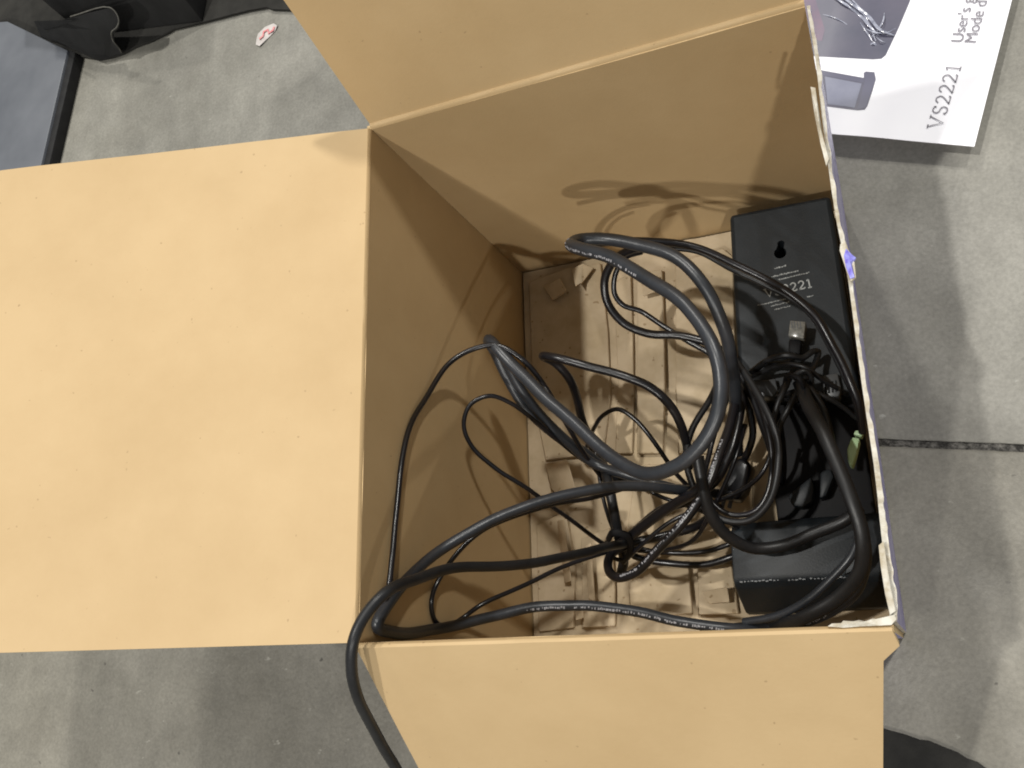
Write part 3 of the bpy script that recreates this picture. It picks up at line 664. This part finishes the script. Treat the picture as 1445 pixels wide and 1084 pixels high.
# ------------------------------------------------------------------ things on the floor at the upper left
pan_t = thing('grey_panel', 'bluish grey painted sheet lying at the left edge with a black strip for gap shade', 'panel', tuple(atz(40, 150, GZ)))
q = [atz(10, 30, .012), atz(95, 71, .012), atz(58, 232, .012), atz(30, 340, .012), atz(-140, 330, .012), atz(-120, 40, .012)]
put('sheet', prism(q, [Vector((p.x, p.y, GZ + .0005)) for p in q], PANEL, .0012), pan_t)
g = [atz(97, 70, .009), atz(106, 74, .009), atz(68, 238, .009), atz(40, 345, .009), atz(32, 340, .009), atz(60, 234, .009)]
put('gap_shade', prism(g, [Vector((p.x, p.y, GZ + .0005)) for p in g], GAP_SHADE, .001), pan_t)  # black strip painting the shaded gap beside the sheet
mpx = [(62, 55), (104, 78), (140, 84), (160, 80), (174, 75), (190, 66), (212, 58), (236, 46), (244, 41), (290, 30), (328, 20), (352, 14), (376, 10), (384, 13), (420, 14)]
mt = [atz(u, v, .0015) for u, v in mpx]; far = [Vector((mt[-1].x + .05, .95, .0015)), Vector((-.95, .95, .0015)), Vector((-.95, mt[0].y + .1, .0015))]
put('floor_shade', prism(mt + far, [p - Vector((0, 0, .003)) for p in mt + far], FLOOR_SHADE, .0004), None, label='dark grey sheet with an uneven edge painting shade on the concrete at the top left', cat='painted shade')  # thin dark sheet laid where the floor is only in shade
bb = thing('black_box', 'crumpled black cardboard box with a torn pale edge standing on the dark floor shade', 'box', (-.42, .70, .0015))
b0 = [atz(40, -10, .05), atz(100, 6, .05), atz(235, -14, .05)]
tp = [b0[0] + Vector((0, .01, .06)), b0[1] + Vector((0, .02, .06)), b0[2] + Vector((0, .03, .06)), b0[2] + Vector((.03, .25, .06)), b0[0] + Vector((-.03, .25, .06))]
put('carton', prism(tp, [Vector((p.x, p.y, .0018)) for p in (b0[0], b0[1], b0[2], b0[2] + Vector((.03, .25, 0)), b0[0] + Vector((-.03, .25, 0)))], BLACKBOX, .002), bb)
fl = [(62, 36), (100, 24), (155, 11), (163, 17), (168, 28), (166, 38), (158, 46), (160, 58), (168, 68), (172, 75), (156, 81), (138, 85), (122, 78), (96, 66), (74, 54)]
fz = [.03, .05, .06, .055, .05, .045, .04, .03, .02, .008, .006, .008, .012, .016, .022]
ft = [atz(u, v, z) for (u, v), z in zip(fl, fz)]
put('flap', prism(ft, [p - Vector((.001, -.001, .003)) for p in ft], BLACKBOX, .0006, 1), bb)
put('torn_edge', from_bm(tube_bm(catmull([p + Vector((0, 0, .0005)) for p in ft[1:10]], 5), .0006, 6), BTORN), bb)
f2 = [atz(u, v, z) for u, v, z in ((48, 30, .03), (100, 28, .055), (62, 40, .03), (86, 60, .014), (58, 52, .012))]
put('flap', prism(f2, [p - Vector((0, 0, .003)) for p in f2], BLACKBOX), bb)
sc = thing('sticker_scrap', 'small white scrap with a pink mark lying on the concrete at the top left', 'scrap', tuple(atz(376, 47, GZ)))
sp = [(362, 55), (364, 48), (374, 38), (386, 33), (391, 36), (388, 44), (378, 54), (366, 65), (361, 63)]
spts = [atz(u, v, GZ + .001 + .0012 * (i % 3 == 1)) for i, (u, v) in enumerate(sp)]
put('paper', prism(spts, [p - Vector((0, 0, .0006)) for p in spts], SCRAP), sc)
Oz = GZ + .0024
bm = bmesh.new()
ln = [atz(u, v, Oz) for u, v in ((366, 55), (371, 51), (372, 45), (378, 42), (379, 47), (385, 43), (387, 38))]
bm = tube_bm(ln, .0012, 6, .3); put('mark', from_bm(bm, PINK), sc)

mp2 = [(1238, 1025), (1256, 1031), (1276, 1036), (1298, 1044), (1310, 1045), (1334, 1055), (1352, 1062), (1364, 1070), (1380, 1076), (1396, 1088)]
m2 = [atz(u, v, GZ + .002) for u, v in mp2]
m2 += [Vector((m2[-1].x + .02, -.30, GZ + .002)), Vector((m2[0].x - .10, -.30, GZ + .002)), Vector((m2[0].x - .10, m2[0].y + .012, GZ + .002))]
put('floor_shade', prism(m2, [p - Vector((0, 0, .0015)) for p in m2], FLOOR_SHADE, .0004), None, label='dark sheet painting the shadow on the concrete at the bottom right beyond the front flap', cat='painted shade')  # flat dark sheet stands in for the shadow in this corner
